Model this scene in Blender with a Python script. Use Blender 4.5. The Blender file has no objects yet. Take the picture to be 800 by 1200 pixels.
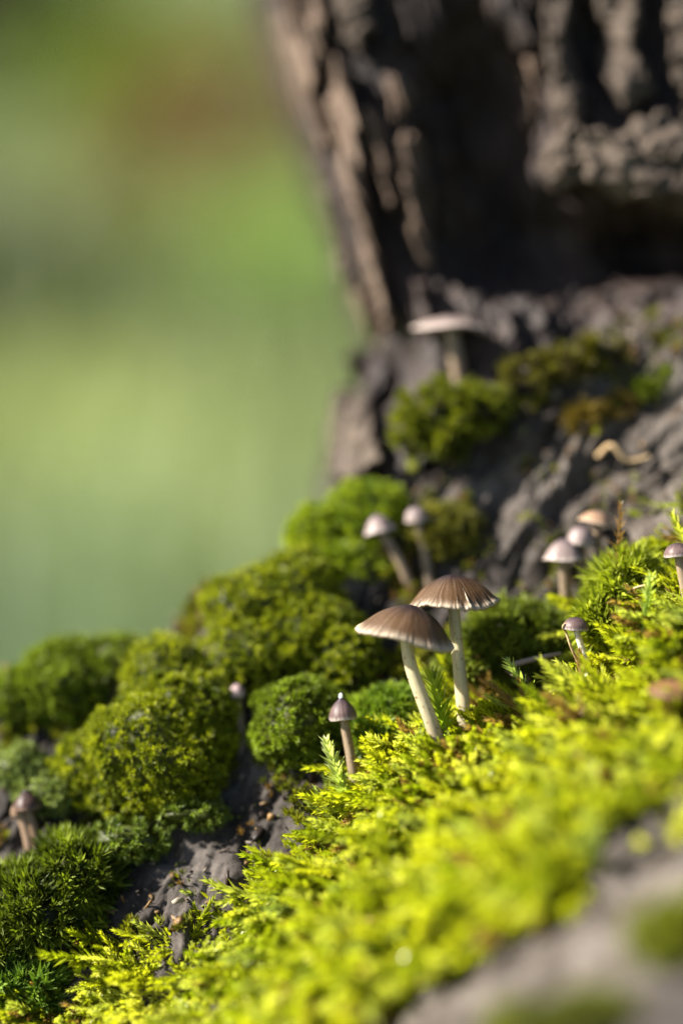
import bpy, math, random
import numpy as np
from mathutils import Matrix, Vector

# ------------------------------------------------------------------ camera, sky, sun, exposure
S = bpy.context.scene
PITCH = math.radians(15.0)
LENS, FOCUS, WIDTH = 90.0, 0.4125, 0.11          # mm, m to the two big mushrooms, m of frame width there
CAM = np.array([0.0, 0.0, 0.45])
cd = bpy.data.cameras.new('camera')
cam = bpy.data.objects.new('camera', cd); S.collection.objects.link(cam)
cam.location = CAM.tolist(); cam.rotation_euler = (math.pi/2 - PITCH, 0, 0)
cd.sensor_fit = 'VERTICAL'; cd.sensor_height = 36.0; cd.sensor_width = 36.0; cd.lens = LENS
cd.clip_start = 0.01; cd.clip_end = 400.0
cd.dof.use_dof = True; cd.dof.focus_distance = FOCUS; cd.dof.aperture_fstop = 3.1
S.camera = cam

SUN_EL, SUN_AZ = math.radians(36), math.radians(-90)   # azimuth from +Y (view direction), minus = to the left
sd = Vector((math.sin(SUN_AZ)*math.cos(SUN_EL), math.cos(SUN_AZ)*math.cos(SUN_EL), math.sin(SUN_EL)))
W = bpy.data.worlds.new('World'); S.world = W; W.use_nodes = True
wn = W.node_tree
sky = wn.nodes.new('ShaderNodeTexSky'); sky.sky_type = 'NISHITA'; sky.sun_disc = False
sky.sun_elevation = SUN_EL; sky.sun_rotation = SUN_AZ
bg = next(n for n in wn.nodes if n.type == 'BACKGROUND'); bg.inputs['Strength'].default_value = 0.055
wn.links.new(sky.outputs[0], bg.inputs[0])
ld = bpy.data.lights.new('sun', 'SUN'); ld.energy = 5.0; ld.angle = math.radians(0.53); ld.color = (1.0, 0.95, 0.87)
sun = bpy.data.objects.new('sun', ld); S.collection.objects.link(sun)
sun.rotation_euler = sd.to_track_quat('Z', 'Y').to_euler(); sun.location = (-2, 1, 3)
vs = S.view_settings
vs.view_transform = 'Standard'; vs.look = 'None'; vs.gamma = 1.0; vs.use_curve_mapping = False
vs.exposure = 1.95
S.cycles.use_denoising = True
S.cycles.use_adaptive_sampling = False
S.cycles.max_bounces = 8; S.cycles.transparent_max_bounces = 8
S.cycles.sample_clamp_indirect = 6.0

# ------------------------------------------------------------------ helpers
rng = np.random.default_rng(7)
cp, sp_ = math.cos(PITCH), math.sin(PITCH)
AX = np.array([[1, 0, 0], [0, cp, -sp_], [0, sp_, cp]])     # rows: right, forward, up of the lens axes
def world(p):                                               # lens axes (right, depth, up) -> world
    return np.asarray(p, float) @ AX + CAM
def P(px, py, dl):                                          # photo pixel (800 x 1200) and mm behind focus -> lens axes
    px, py, dl = np.broadcast_arrays(np.asarray(px, float), np.asarray(py, float), np.asarray(dl, float))
    d = FOCUS + dl*1e-3; k = WIDTH/800*d/FOCUS
    return np.stack([(px-400)*k, d, -(py-600)*k], -1)
def pix(p):                                                 # lens axes -> photo pixel
    p = np.asarray(p); k = WIDTH/800*p[..., 1]/FOCUS
    return p[..., 0]/k+400, 600-p[..., 2]/k
PX = WIDTH/800                                              # metres per photo pixel at focus

_perm = np.random.default_rng(3).permutation(256); _perm = np.concatenate([_perm, _perm, _perm])
_grad = np.random.default_rng(4).normal(size=(256, 3)); _grad /= np.linalg.norm(_grad, axis=1)[:, None]
def noise(p):                                               # Perlin noise, about -0.7 .. 0.7
    p = np.asarray(p, float); i = np.floor(p).astype(int); f = p-i; i &= 255
    u = f*f*f*(f*(f*6-15)+10); r = 0
    for dx in (0, 1):
        wx = u[..., 0] if dx else 1-u[..., 0]
        for dy in (0, 1):
            wy = u[..., 1] if dy else 1-u[..., 1]
            for dz in (0, 1):
                wz = u[..., 2] if dz else 1-u[..., 2]
                h = _perm[_perm[_perm[(i[..., 0]+dx) & 255]+((i[..., 1]+dy) & 255)]+((i[..., 2]+dz) & 255)]
                g = _grad[h]
                r = r+wx*wy*wz*(g[..., 0]*(f[..., 0]-dx)+g[..., 1]*(f[..., 1]-dy)+g[..., 2]*(f[..., 2]-dz))
    return r
def fbm(p, o=4, g=0.5):
    r, a = 0, 1.0
    for k in range(o):
        r = r+a*noise(np.asarray(p)*2**k+k*17.3); a *= g
    return r
def ridged(p, o=4, g=0.5):
    r, a = 0, 1.0
    for k in range(o):
        r = r+a*(1-2.2*np.abs(noise(np.asarray(p)*2**k+k*31.7))); a *= g
    return r
def sstep(a, b, x):
    t = np.clip((np.asarray(x, float)-a)/(b-a), 0, 1); return t*t*(3-2*t)
def unit(v):
    v = np.asarray(v, float); return v/np.maximum(np.linalg.norm(v, axis=-1, keepdims=True), 1e-12)
def poly_sd(px, py, poly):                                  # signed distance to a polygon, plus inside
    q = np.asarray(poly, float); ins = np.zeros(px.shape, bool); dm = np.full(px.shape, 1e9)
    for a, b in zip(q, np.roll(q, -1, 0)):
        c = (a[1] > py) != (b[1] > py)
        with np.errstate(divide='ignore', invalid='ignore'):
            ins ^= c & (px < (b[0]-a[0])*(py-a[1])/(b[1]-a[1])+a[0])
        e = b-a; t = np.clip(((px-a[0])*e[0]+(py-a[1])*e[1])/(e@e), 0, 1)
        dm = np.minimum(dm, np.hypot(px-a[0]-t*e[0], py-a[1]-t*e[1]))
    return np.where(ins, dm, -dm)

def mesh(name, co, faces, mat, parent=None, col=None, smooth=True, origin=None, lens=True):
    """ONE mesh object. faces: array (n,3) or (n,4), or a list of such arrays. co in lens axes (lens=True) or world."""
    w = world(co) if lens else np.asarray(co, float)
    o0 = np.zeros(3) if origin is None else np.asarray(origin, float)
    if parent is not None: o0 = np.array(parent.matrix_world_origin) if hasattr(parent, 'matrix_world_origin') else ORG.get(parent.name, np.zeros(3))
    w = w-o0
    if not isinstance(faces, (list, tuple)): faces = [faces]
    faces = [np.asarray(f, int) for f in faces if len(f)]
    me = bpy.data.meshes.new(name)
    nl = sum(f.size for f in faces); npoly = sum(len(f) for f in faces)
    me.vertices.add(len(w)); me.vertices.foreach_set('co', w.astype(np.float32).ravel())
    me.loops.add(nl); me.loops.foreach_set('vertex_index', np.concatenate([f.ravel() for f in faces]).astype(np.int32))
    st, s0 = [], 0
    for f in faces:
        st.append(s0+np.arange(len(f))*f.shape[1]); s0 += f.size
    me.polygons.add(npoly); me.polygons.foreach_set('loop_start', np.concatenate(st).astype(np.int32))
    if smooth: me.polygons.foreach_set('use_smooth', np.ones(npoly, bool))
    if col is not None:
        a = me.color_attributes.new('tint', 'FLOAT_COLOR', 'POINT')
        c4 = np.ones((len(w), 4), np.float32); c4[:, :3] = col; a.data.foreach_set('color', c4.ravel())
    me.update(calc_edges=True); me.validate()
    if mat: me.materials.append(mat)
    ob = bpy.data.objects.new(name, me); S.collection.objects.link(ob)
    if parent is None: ob.location = o0.tolist(); ORG[ob.name] = o0
    else: ob.parent = parent; ORG[ob.name] = o0
    return ob
ORG = {}
def empty(name, at):
    o = bpy.data.objects.new(name, None); S.collection.objects.link(o); o.empty_display_size = 0.01
    o.location = np.asarray(at, float).tolist(); ORG[o.name] = np.asarray(at, float); return o
def tag(o, label=None, cat=None, group=None, kind=None):
    for k, v in (('label', label), ('category', cat), ('group', group), ('kind', kind)):
        if v: o[k] = v
    return o
def grid_faces(n, m, wrap=False):                           # n rows, m columns
    i, j = np.meshgrid(np.arange(n-1), np.arange(m if wrap else m-1), indexing='ij')
    j2 = (j+1) % m
    return np.stack([i*m+j, i*m+j2, (i+1)*m+j2, (i+1)*m+j], -1).reshape(-1, 4)

# ------------------------------------------------------------------ materials
def new_mat(name):
    m = bpy.data.materials.new(name); m.use_nodes = True; nt = m.node_tree; nt.nodes.clear()
    out = nt.nodes.new('ShaderNodeOutputMaterial'); return m, nt, out
def N(nt, t, **kw):
    n = nt.nodes.new(t)
    for k, v in kw.items():
        if k in n.inputs: n.inputs[k].default_value = v
        else: setattr(n, k, v)
    return n
def ramp(nt, fac, stops):
    r = nt.nodes.new('ShaderNodeValToRGB'); e = r.color_ramp.elements
    while len(e) < len(stops): e.new(0.5)
    for k, (p, c) in enumerate(stops):
        e[k].position = p; e[k].color = (*c, 1)
    nt.links.new(fac, r.inputs['Fac']); return r.outputs['Color']
def leafy(name, trans=0.4, rough=0.42, spec=0.5, tboost=1.25):
    m, nt, out = new_mat(name); L = nt.links.new
    at = N(nt, 'ShaderNodeVertexColor', layer_name='tint')
    b = N(nt, 'ShaderNodeBsdfPrincipled', Roughness=rough); b.inputs['Specular IOR Level'].default_value = spec
    L(at.outputs['Color'], b.inputs['Base Color'])
    mu = N(nt, 'ShaderNodeMix', data_type='RGBA', blend_type='MULTIPLY'); mu.inputs['Factor'].default_value = 1
    L(at.outputs['Color'], mu.inputs[6]); mu.inputs[7].default_value = (tboost, tboost*1.05, tboost*0.5, 1)
    t = N(nt, 'ShaderNodeBsdfTranslucent'); L(mu.outputs[2], t.inputs['Color'])
    mx = N(nt, 'ShaderNodeMixShader'); mx.inputs[0].default_value = trans
    L(b.outputs[0], mx.inputs[1]); L(t.outputs[0], mx.inputs[2]); L(mx.outputs[0], out.inputs['Surface'])
    return m
def barky(name, stops, scale=120.0, stretch=(1, 1, 1), rough=0.85, bump=0.5, bscale=900.0, spec=0.25, bdist=0.0006):
    m, nt, out = new_mat(name); L = nt.links.new
    tc = N(nt, 'ShaderNodeTexCoord'); mp = N(nt, 'ShaderNodeMapping'); L(tc.outputs['Object'], mp.inputs['Vector'])
    mp.inputs['Scale'].default_value = stretch
    n1 = N(nt, 'ShaderNodeTexNoise', Scale=scale, Detail=6.0, Roughness=0.62); L(mp.outputs[0], n1.inputs['Vector'])
    n2 = N(nt, 'ShaderNodeTexNoise', Scale=bscale, Detail=5.0, Roughness=0.6); L(mp.outputs[0], n2.inputs['Vector'])
    mx = N(nt, 'ShaderNodeMath', operation='MULTIPLY_ADD'); L(n2.outputs['Fac'], mx.inputs[0]); mx.inputs[1].default_value = 0.35
    L(n1.outputs['Fac'], mx.inputs[2])
    c = ramp(nt, mx.outputs[0], [(p*0.7+0.32, q) for p, q in stops])
    b = N(nt, 'ShaderNodeBsdfPrincipled', Roughness=rough); b.inputs['Specular IOR Level'].default_value = spec
    if name == 'root_bark':                                 # broad darker and lighter patches of bark by noise
        n3 = N(nt, 'ShaderNodeTexNoise', Scale=22.0, Detail=2.0); L(tc.outputs['Object'], n3.inputs['Vector'])
        k = ramp(nt, n3.outputs['Fac'], [(0.40, (0.34, 0.32, 0.33)), (0.66, (1.1, 1.08, 1.05))])
        mm = N(nt, 'ShaderNodeMix', data_type='RGBA', blend_type='MULTIPLY'); mm.inputs['Factor'].default_value = 1.0
        L(c, mm.inputs[6]); L(k, mm.inputs[7]); c = mm.outputs[2]
    L(c, b.inputs['Base Color'])
    bp = N(nt, 'ShaderNodeBump', Strength=bump, Distance=bdist); L(n2.outputs['Fac'], bp.inputs['Height'])
    L(bp.outputs[0], b.inputs['Normal']); L(b.outputs[0], out.inputs['Surface']); return m

M_moss = leafy('moss_leaf', 0.48, 0.30, 0.6)
M_cushion = leafy('cushion_moss_leaf', 0.32, 0.5, 0.3)
M_grass = leafy('grass_blade', 0.35, 0.5, 0.4)
M_leaf = leafy('shrub_leaf', 0.35, 0.5, 0.4)
M_root = barky('root_bark', [(0.0, (0.008, 0.006, 0.004)), (0.35, (0.028, 0.021, 0.015)), (0.55, (0.066, 0.054, 0.044)), (0.75, (0.125, 0.108, 0.092)), (1.0, (0.24, 0.215, 0.19))], 75, (1, 1, 1), 0.8, 0.7, 800)
M_trunk = barky('trunk_wood', [(0.0, (0.004, 0.002, 0.002)), (0.4, (0.014, 0.0075, 0.0055)), (0.7, (0.030, 0.017, 0.012)), (1.0, (0.07, 0.045, 0.035))], 90, (1, 1, 0.5), 0.7, 0.8, 600, 0.35)
M_strip = barky('bark_tan', [(0.0, (0.012, 0.008, 0.006)), (0.3, (0.05, 0.033, 0.022)), (0.6, (0.125, 0.085, 0.06)), (1.0, (0.22, 0.165, 0.125))], 110, (1, 1, 0.4), 0.85, 0.8, 700)
M_plate = barky('bark_grey', [(0.0, (0.010, 0.008, 0.007)), (0.4, (0.038, 0.027, 0.019)), (0.7, (0.075, 0.056, 0.041)), (1.0, (0.15, 0.12, 0.09))], 80, (1, 1, 0.7), 0.85, 0.35, 1400)

# ------------------------------------------------------------------ the root: a mossy bark mound
CTRL = [  # photo pixel, mm behind the plane of focus
 # crest that lies in focus
 (-120,1255,-2),(30,1180,-2),(130,1105,0),(250,1050,0),(330,1000,0),(400,950,0),(470,896,0),(540,864,0),(620,826,0),(690,792,0),(760,740,0),(820,692,0),(920,640,0),
 # bare bark gully behind the crest
 (150,1050,5),(200,1012,6),(260,965,7),(340,925,8),(290,905,11),(470,825,14),(560,775,16),(600,725,20),(600,660,23),(640,590,26),(560,600,28),(700,560,27),(780,490,27),(660,735,17),(715,690,14),(770,640,12),(860,560,16),
 # root flare up to the trunk
 (500,570,32),(440,600,34),(540,520,34),(600,500,33),(640,460,33),(740,400,34),(800,380,34),(900,350,34),(480,575,41),(540,505,41),(600,462,42),(640,425,42),(740,380,43),(800,362,43),(430,585,38),
 # left mound
 (350,720,24),(430,640,30),(300,780,20),(260,730,27),(150,800,27),(60,860,23),(0,920,18),(30,1010,12),(0,1090,8),(60,1070,7),(190,900,18),(345,870,13),
 (0,790,31),(120,762,31),(240,705,31),(320,655,32),(385,625,36),(-120,830,31),(-150,950,16),(-150,1100,6),
 # falling away behind
 (0,900,55),(120,890,55),(240,850,58),(385,790,62),(-120,960,55),(500,640,70),(650,560,70),(800,500,70),
 # towards the lens
 (200,1135,-6),(100,1200,-5),(300,1190,-23),(450,1020,-18),(600,1000,-32),(500,1190,-46),(700,950,-36),(620,900,-13),(800,860,-28),(820,950,-50),(750,1010,-52),(650,1100,-61),(800,1100,-80),(820,1200,-96),(620,1200,-74),(400,1250,-45),(950,800,-30),(950,1000,-72),
]
CP = P(*np.array(CTRL, float).T)*1000
def _k(r2): return np.where(r2 > 0, 0.5*r2*np.log(np.maximum(r2, 1e-9)), 0)
_A = CP[:, :2]; _n = len(_A)
_K = _k(((_A[:, None]-_A[None])**2).sum(-1))+np.eye(_n)*8.0
_Pm = np.column_stack([np.ones(_n), _A])
_sol = np.linalg.solve(np.block([[_K, _Pm], [_Pm.T, np.zeros((3, 3))]]), np.concatenate([CP[:, 2], np.zeros(3)]))
X0, X1, Y0, Y1 = -78.0, 88.0, 285.0, 472.0
def tps(x, y):                                              # mm
    sh = np.shape(x); q = np.column_stack([np.ravel(x), np.ravel(y)]); r = np.empty(len(q))
    for s in range(0, len(q), 20000):
        b = q[s:s+20000]
        r[s:s+20000] = _k(((b[:, None]-_A[None])**2).sum(-1))@_sol[:_n]+_sol[_n]+b@_sol[_n+1:]
    return r.reshape(sh)
CARPET = [(-60,1290),(5,1215),(35,1140),(90,1108),(150,1100),(225,1092),(300,1050),(345,1002),(385,952),(440,882),(500,845),(525,815),(570,790),(610,800),(650,785),(700,752),(722,690),(775,628),(900,560),(960,870),(815,895),(735,945),(665,1025),(605,1085),(480,1130),(380,1175),(340,1300)]
def carpet_mask(p):
    px, py = pix(p); n = fbm(np.stack([px/70, py/70, 0*px], -1), 3)
    return sstep(-14, 14, poly_sd(px, py, CARPET)+n*26)
def height(x, y):                                           # lens axes, metres: the smooth form of the root
    xm, ym = x*1000, y*1000
    xc, yc = np.clip(xm, X0, X1), np.clip(ym, Y0, Y1)
    h = tps(xc, yc); d = np.hypot(xm-xc, ym-yc)
    return (h-0.9*d-0.004*d*d)/1000
def normals(x, y, e=0.0015):
    hx = (height(x+e, y)-height(x-e, y))/(2*e); hy = (height(x, y+e)-height(x, y-e))/(2*e)
    return unit(np.stack([-hx, -hy, np.ones_like(hx)], -1))
def bark_relief(p):                                         # metres along the normal
    q = p*1000; ym = q[..., 1]
    up = sstep(18, 34, ym-412.5)                            # rougher towards the trunk
    h = (1.3+1.6*up)*fbm(q/15.0, 2)+2.0*sstep(-6, -14, ym-412.5)*fbm(q/11+7, 2)
    a = math.radians(42); wq = q+0.9*np.stack([fbm(q/6, 2), fbm(q/6+9, 2), fbm(q/6+21, 2)], -1)
    u = wq[..., 0]*math.cos(a)+wq[..., 2]*math.sin(a); v = -wq[..., 0]*math.sin(a)+wq[..., 2]*math.cos(a)-0.6*wq[..., 1]
    def rid(sx, sy, o): return np.abs(noise(np.stack([u/sx+o, v/sy, wq[..., 1]/sx], -1)))
    def crk(n, w): return np.clip(1-n/w, 0, 1)
    h = h+(3.6+2.5*up)*np.minimum(rid(24, 5.5, 0), 0.34)-1.3*crk(rid(26, 6, 90), 0.10)
    h = h+2.6*np.minimum(rid(17, 2.5, 40), 0.32)-0.8*crk(rid(20, 3.2, 130), 0.12)+1.1*np.minimum(rid(10, 1.2, 60), 0.3)
    lay = fbm(np.stack([u/20, v/5, wq[..., 1]/12], -1)+5, 3)*4.0; fl = np.floor(lay)
    h = h+(0.6+0.5*up)*(fl+sstep(0.80, 0.98, lay-fl))*0.7-2.2
    return (h+0.35*fbm(q/1.5, 3, 0.7))/1000
def surf(x, y):
    x, y = np.asarray(x, float), np.asarray(y, float)
    b = np.stack([x, y, height(x, y)], -1); n = normals(x, y); return b+n*bark_relief(b)[..., None]
def axis_pts(a, b, core, lo, hi):
    c = np.arange(a, b, core); L, H = [], []
    s, x = core, a
    while x > lo: s *= 1.18; x -= s; L.append(x)
    s, x = core, c[-1]
    while x < hi: s *= 1.18; x += s; H.append(x)
    return np.concatenate([L[::-1], c, H])/1000
gx = axis_pts(-62, 72, 0.30, -420, 420); gy = np.concatenate([axis_pts(330, 400, 0.6, 150, 330.0)[:-1], axis_pts(400, 468, 0.30, 400, 900)])
GX, GY = np.meshgrid(gx, gy); root_co = surf(GX, GY)
cm = carpet_mask(root_co)
root_co[..., 2] -= 0.0022*cm
# tree = trunk + root + bark plates
TREE_AT = world(P(620, 600, 110)); TREE_AT[2] = 0.0
tree = empty('old_tree', TREE_AT)
tag(tree, 'old tree with rough dark hollow trunk and mossy spreading root', 'tree')
flat = root_co.reshape(-1, 3)
mesh('root', flat, grid_faces(len(gy), len(gx)), M_root, tree)

def drop(px, py, dl):                                       # point on the root's surface under that pixel's ray, near depth dl
    ds = np.linspace(dl-8, dl+40, 200); q = P(px, py, ds)
    g = height(q[:, 0], q[:, 1])-0.0003-q[:, 2]
    k = np.argmax(g > 0) if (g > 0).any() else np.argmin(np.abs(g))
    return q[k]

# ------------------------------------------------------------------ the trunk
def left_edge(py):
    return np.interp(py, [-6000,-400,0,90,190,280,340,385,430,480,540,600,700,1400], [-1200,220,318,346,380,414,438,448,432,410,392,376,345,300])
def trunk_front(py): return 40+0.030*np.clip(385-py, -400, 600)
TA, TB, TN = 0.150, 0.024, 5.0
def trunk_delta(px, py):                                    # mm behind focus of the bare front face
    f = trunk_front(py); xl = left_edge(py)
    k = PX*(1+f*1e-3/FOCUS); t = np.clip((px-xl)*k/TA, 0, 1); s = np.clip(1-t, 0, 1)
    dep = TB*1000*(1-np.clip(1-s**TN, 0, 1)**(1/TN))
    cav = lambda cx, cy, rx, ry, a: a*np.exp(-(((px-cx)/rx)**2+((py-cy)/ry)**2)**1.5)
    dep = dep+cav(560, 170, 65, 130, 17)+cav(650, 290, 120, 60, 14)+cav(790, 290, 80, 40, 18)+cav(445, 440, 35, 45, 12)+cav(700, 60, 30, 60, 5)
    return f+dep
rows = np.concatenate([np.linspace(-5600, -500, 14), np.linspace(-420, 720, 300), np.linspace(760, 1500, 8)])
ang = np.concatenate([np.linspace(-0.25, math.pi*0.5, 300), np.linspace(math.pi*0.5, math.pi*1.9, 60)[1:-1]])
ang = np.concatenate([ang])
RR, TT = np.meshgrid(rows, ang, indexing='ij')
sgn = lambda v, e: np.sign(v)*np.abs(v)**e
cx = left_edge(RR); f = trunk_front(RR); kk = PX*(1+f*1e-3/FOCUS)
Xc = (cx-400)*kk+TA
X = Xc-TA*sgn(np.cos(TT), 2/TN); sY = sgn(np.sin(TT), 2/TN)
Zt = -(RR-600)*PX*(1+f*1e-3/FOCUS)
pxx = X/kk+400
front = FOCUS+trunk_delta(pxx, RR)*1e-3
mid = FOCUS+(f*1e-3+TB)
Y = np.where(sY > 0, np.where(TT < math.pi*0.5, front, mid-TB*sY), mid-0.20*sY)
tr = np.stack([X, Y, Zt], -1)
q = tr*1000
amp = sstep(-2000, -400, RR)
qs = np.stack([(pxx-left_edge(RR))*PX*1000, tr[..., 1]*1000, Zt*1000], -1)
dn = (3.6*fbm(q/np.array([12, 12, 24.]), 3)+3.0*ridged(qs/np.array([4, 10, 34.]), 3)-2.2*np.clip(1-np.abs(noise(qs/np.array([9, 14, 60.])+3))/0.12, 0, 1)+1.6*fbm(q/np.array([2.2, 2.5, 3.]), 3)-2)*1e-3
tr[..., 1] += -dn*amp; tr[..., 0] += dn*0.9*np.clip(np.cos(TT), 0, 1)*amp
nc = len(ang); tf = grid_faces(len(rows), nc, True)
co = tr.reshape(-1, 3); topc = co[:nc].mean(0)+np.array([0, 0, 0.02])
co = np.vstack([co, topc]); tri = np.stack([np.arange(nc), np.full(nc, len(co)-1), (np.arange(nc)+1) % nc], -1)
mesh('trunk', co, [tf, tri], M_trunk, tree)

def bark_plate(poly, thick, mat, seed, rough=1.6, edge=7.0, jag=17.0):
    q = np.array(poly, float); lo, hi = q.min(0)-jag, q.max(0)+jag
    st = 2.6; xs = np.arange(lo[0], hi[0], st); ys = np.arange(lo[1], hi[1], st)
    A, B = np.meshgrid(xs, ys); s3 = np.full(A.shape, seed*7.7)
    U = A-left_edge(B)
    sdv = poly_sd(A, B, q)+jag*0.8*fbm(np.stack([U/20, B/75, s3], -1), 3, 0.6)+3*noise(np.stack([U/6, B/9, s3], -1))
    h = sstep(-1, edge, sdv)
    if mat is M_plate: nz = fbm(np.stack([A/50, B/36, s3+3], -1), 3, 0.42)*2.4-0.9*np.clip(1-np.abs(noise(np.stack([A/40, B/24, s3+9], -1)))/0.07, 0, 1)
    else: nz = fbm(np.stack([U/14, B/110, s3+3], -1), 3)*2.4-1.8*np.clip(1-np.abs(noise(np.stack([U/13, B/120, s3+9], -1)))/0.14, 0, 1)
    nz = nz+fbm(np.stack([A/5, B/7, s3+8], -1), 2)*0.22
    t = h*(thick+nz*rough)-2.5*(1-h)
    base = trunk_delta(A, B)
    p = P(A, B, base-t); keep = sdv > -5
    fc = grid_faces(*A.shape); ok = keep.ravel()[fc].all(1); fc = fc[ok]
    if not len(fc): return
    u, inv = np.unique(fc, return_inverse=True)
    mesh('bark_plate', p.reshape(-1, 3)[u], inv.reshape(fc.shape), mat, tree)
PLATES = [
 ([(322,-40),(372,-40),(384,40),(372,110),(392,170),(372,175),(346,100),(330,40)], 6, M_strip),
 ([(384,60),(408,70),(418,150),(432,220),(446,300),(470,380),(452,392),(428,330),(408,250),(390,160)], 8, M_strip),
 ([(420,120),(446,130),(462,190),(470,240),(452,250),(436,200)], 7, M_strip),
 ([(468,150),(496,160),(506,230),(508,310),(486,312),(474,250)], 8, M_strip),
 ([(448,90),(470,60),(486,110),(478,150),(458,140)], 6, M_strip),
 ([(372,-40),(430,-40),(442,30),(426,70),(398,50)], 7, M_plate),
 ([(440,-40),(520,-40),(530,30),(500,70),(462,40)], 6, M_trunk),
 ([(366,190),(384,186),(398,260),(412,320),(404,340),(388,270)], 5, M_plate),
 ([(412,340),(428,345),(446,392),(432,400)], 5, M_strip),
 ([(512,180),(528,190),(530,270),(516,290)], 5, M_plate),
 ([(476,325),(505,322),(512,350),(486,362)], 6, M_trunk),
 ([(624,-40),(672,-40),(668,40),(690,100),(676,150),(648,158),(636,90)], 8, M_plate),
 ([(690,-40),(760,-40),(752,50),(772,110),(730,135),(702,90)], 9, M_plate),
 ([(775,-40),(860,-40),(860,130),(800,150),(780,60)], 8, M_plate),
 ([(640,165),(672,140),(720,150),(772,120),(812,150),(860,140),(860,285),(818,262),(796,280),(758,240),(724,246),(690,222),(646,226),(630,200)], 12, M_plate),
 ([(560,-40),(626,-40),(628,50),(600,90),(572,40)], 6, M_trunk),
 ([(600,60),(634,70),(632,150),(612,150)], 5, M_strip),
 ([(398,455),(440,470),(450,540),(420,575),(388,560)], 6, M_plate),
 ([(408,420),(450,415),(470,455),(430,470)], 6, M_trunk),
]
for k, (pl, th, mt) in enumerate(PLATES): bark_plate(pl, th, mt, k+1)

# ------------------------------------------------------------------ forest floor and what grows far behind
def make_floor():
    m, nt, out = new_mat('forest_floor'); L = nt.links.new
    tc = N(nt, 'ShaderNodeTexCoord')
    n1 = N(nt, 'ShaderNodeTexNoise', Scale=2.2, Detail=5.0, Roughness=0.6); L(tc.outputs['Object'], n1.inputs['Vector'])
    c = ramp(nt, n1.outputs['Fac'], [(0.30, (0.05, 0.035, 0.02)), (0.45, (0.07, 0.07, 0.025)), (0.55, (0.06, 0.11, 0.025)), (0.75, (0.10, 0.15, 0.03))])
    b = N(nt, 'ShaderNodeBsdfPrincipled', Roughness=0.9); L(c, b.inputs['Base Color']); L(b.outputs[0], out.inputs['Surface'])
    a = np.concatenate([np.linspace(-200, -8, 8), np.linspace(-7, 7, 60), np.linspace(8, 200, 8)])
    A, B = np.meshgrid(a, a+4)
    z = 0.05*fbm(np.stack([A*0.8, B*0.8, 0*A], -1), 3)
    o = mesh('forest_floor', np.stack([A, B, z], -1).reshape(-1, 3), grid_faces(len(a), len(a)), m, lens=False)
    tag(o, 'green and brown forest floor far behind the tree', kind='structure')
make_floor()
def ground_at(px, py, z=0.0):
    d = P(px, py, 0)@AX; return CAM+d*((z-CAM[2])/d[2])
def blades(name, label, base, hgt, wid, cols, cat, lean=0.35):
    n = len(base); az = rng.uniform(0, 2*np.pi, n); la = rng.uniform(0, 2*np.pi, n); lm = rng.uniform(0, lean, n)*hgt
    sx = np.stack([np.cos(az), np.sin(az), 0*az], -1)*wid[:, None]; ln = np.stack([np.cos(la)*lm, np.sin(la)*lm, 0*la], -1)
    up = np.zeros((n, 3)); up[:, 2] = hgt
    v = np.stack([base-sx, base+sx, base+0.55*up+0.35*ln+sx*0.8, base+0.55*up+0.35*ln-sx*0.8, base+up*0.95+ln], 1)
    i = np.arange(n)[:, None]*5
    o = mesh(name, v.reshape(-1, 3), [i+np.array([0, 1, 2, 3]), i+np.array([3, 2, 4])], M_grass, col=np.repeat(cols, 5, 0), lens=False)
    return tag(o, label, cat, kind='stuff')
n = 26000
yy = 0.9+7.5*rng.random(n)**1.4; xx = (rng.random(n)-0.62)*(0.5+yy*0.75)
bz = 0.05*fbm(np.stack([xx*0.8, yy*0.8, 0*xx], -1), 3)-0.01
pt = fbm(np.stack([xx*1.1, yy*1.1, 0*xx+4], -1), 3)
gp = fbm(np.stack([xx*2.6, yy*1.6, 0*xx+9], -1), 2)
gcol = np.array([0.135, 0.155, 0.065])+np.clip(gp, -0.5, 0.5)[:, None]*np.array([0.20, 0.19, 0.07])+sstep(2.4, 1.3, yy)[:, None]*np.array([0.075, 0.10, 0.08])+rng.normal(0, 0.02, (n, 1))  # nearest blades tinted pale blue-green to imitate sky light and haze
kp = pt > -0.28
blades('grass', 'soft blurred green grass behind the mossy root', np.stack([xx, yy, bz], -1)[kp], rng.uniform(0.05, 0.16, n)[kp], rng.uniform(0.003, 0.006, n)[kp], np.clip(gcol, 0.01, 1)[kp], 'grass')

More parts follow.
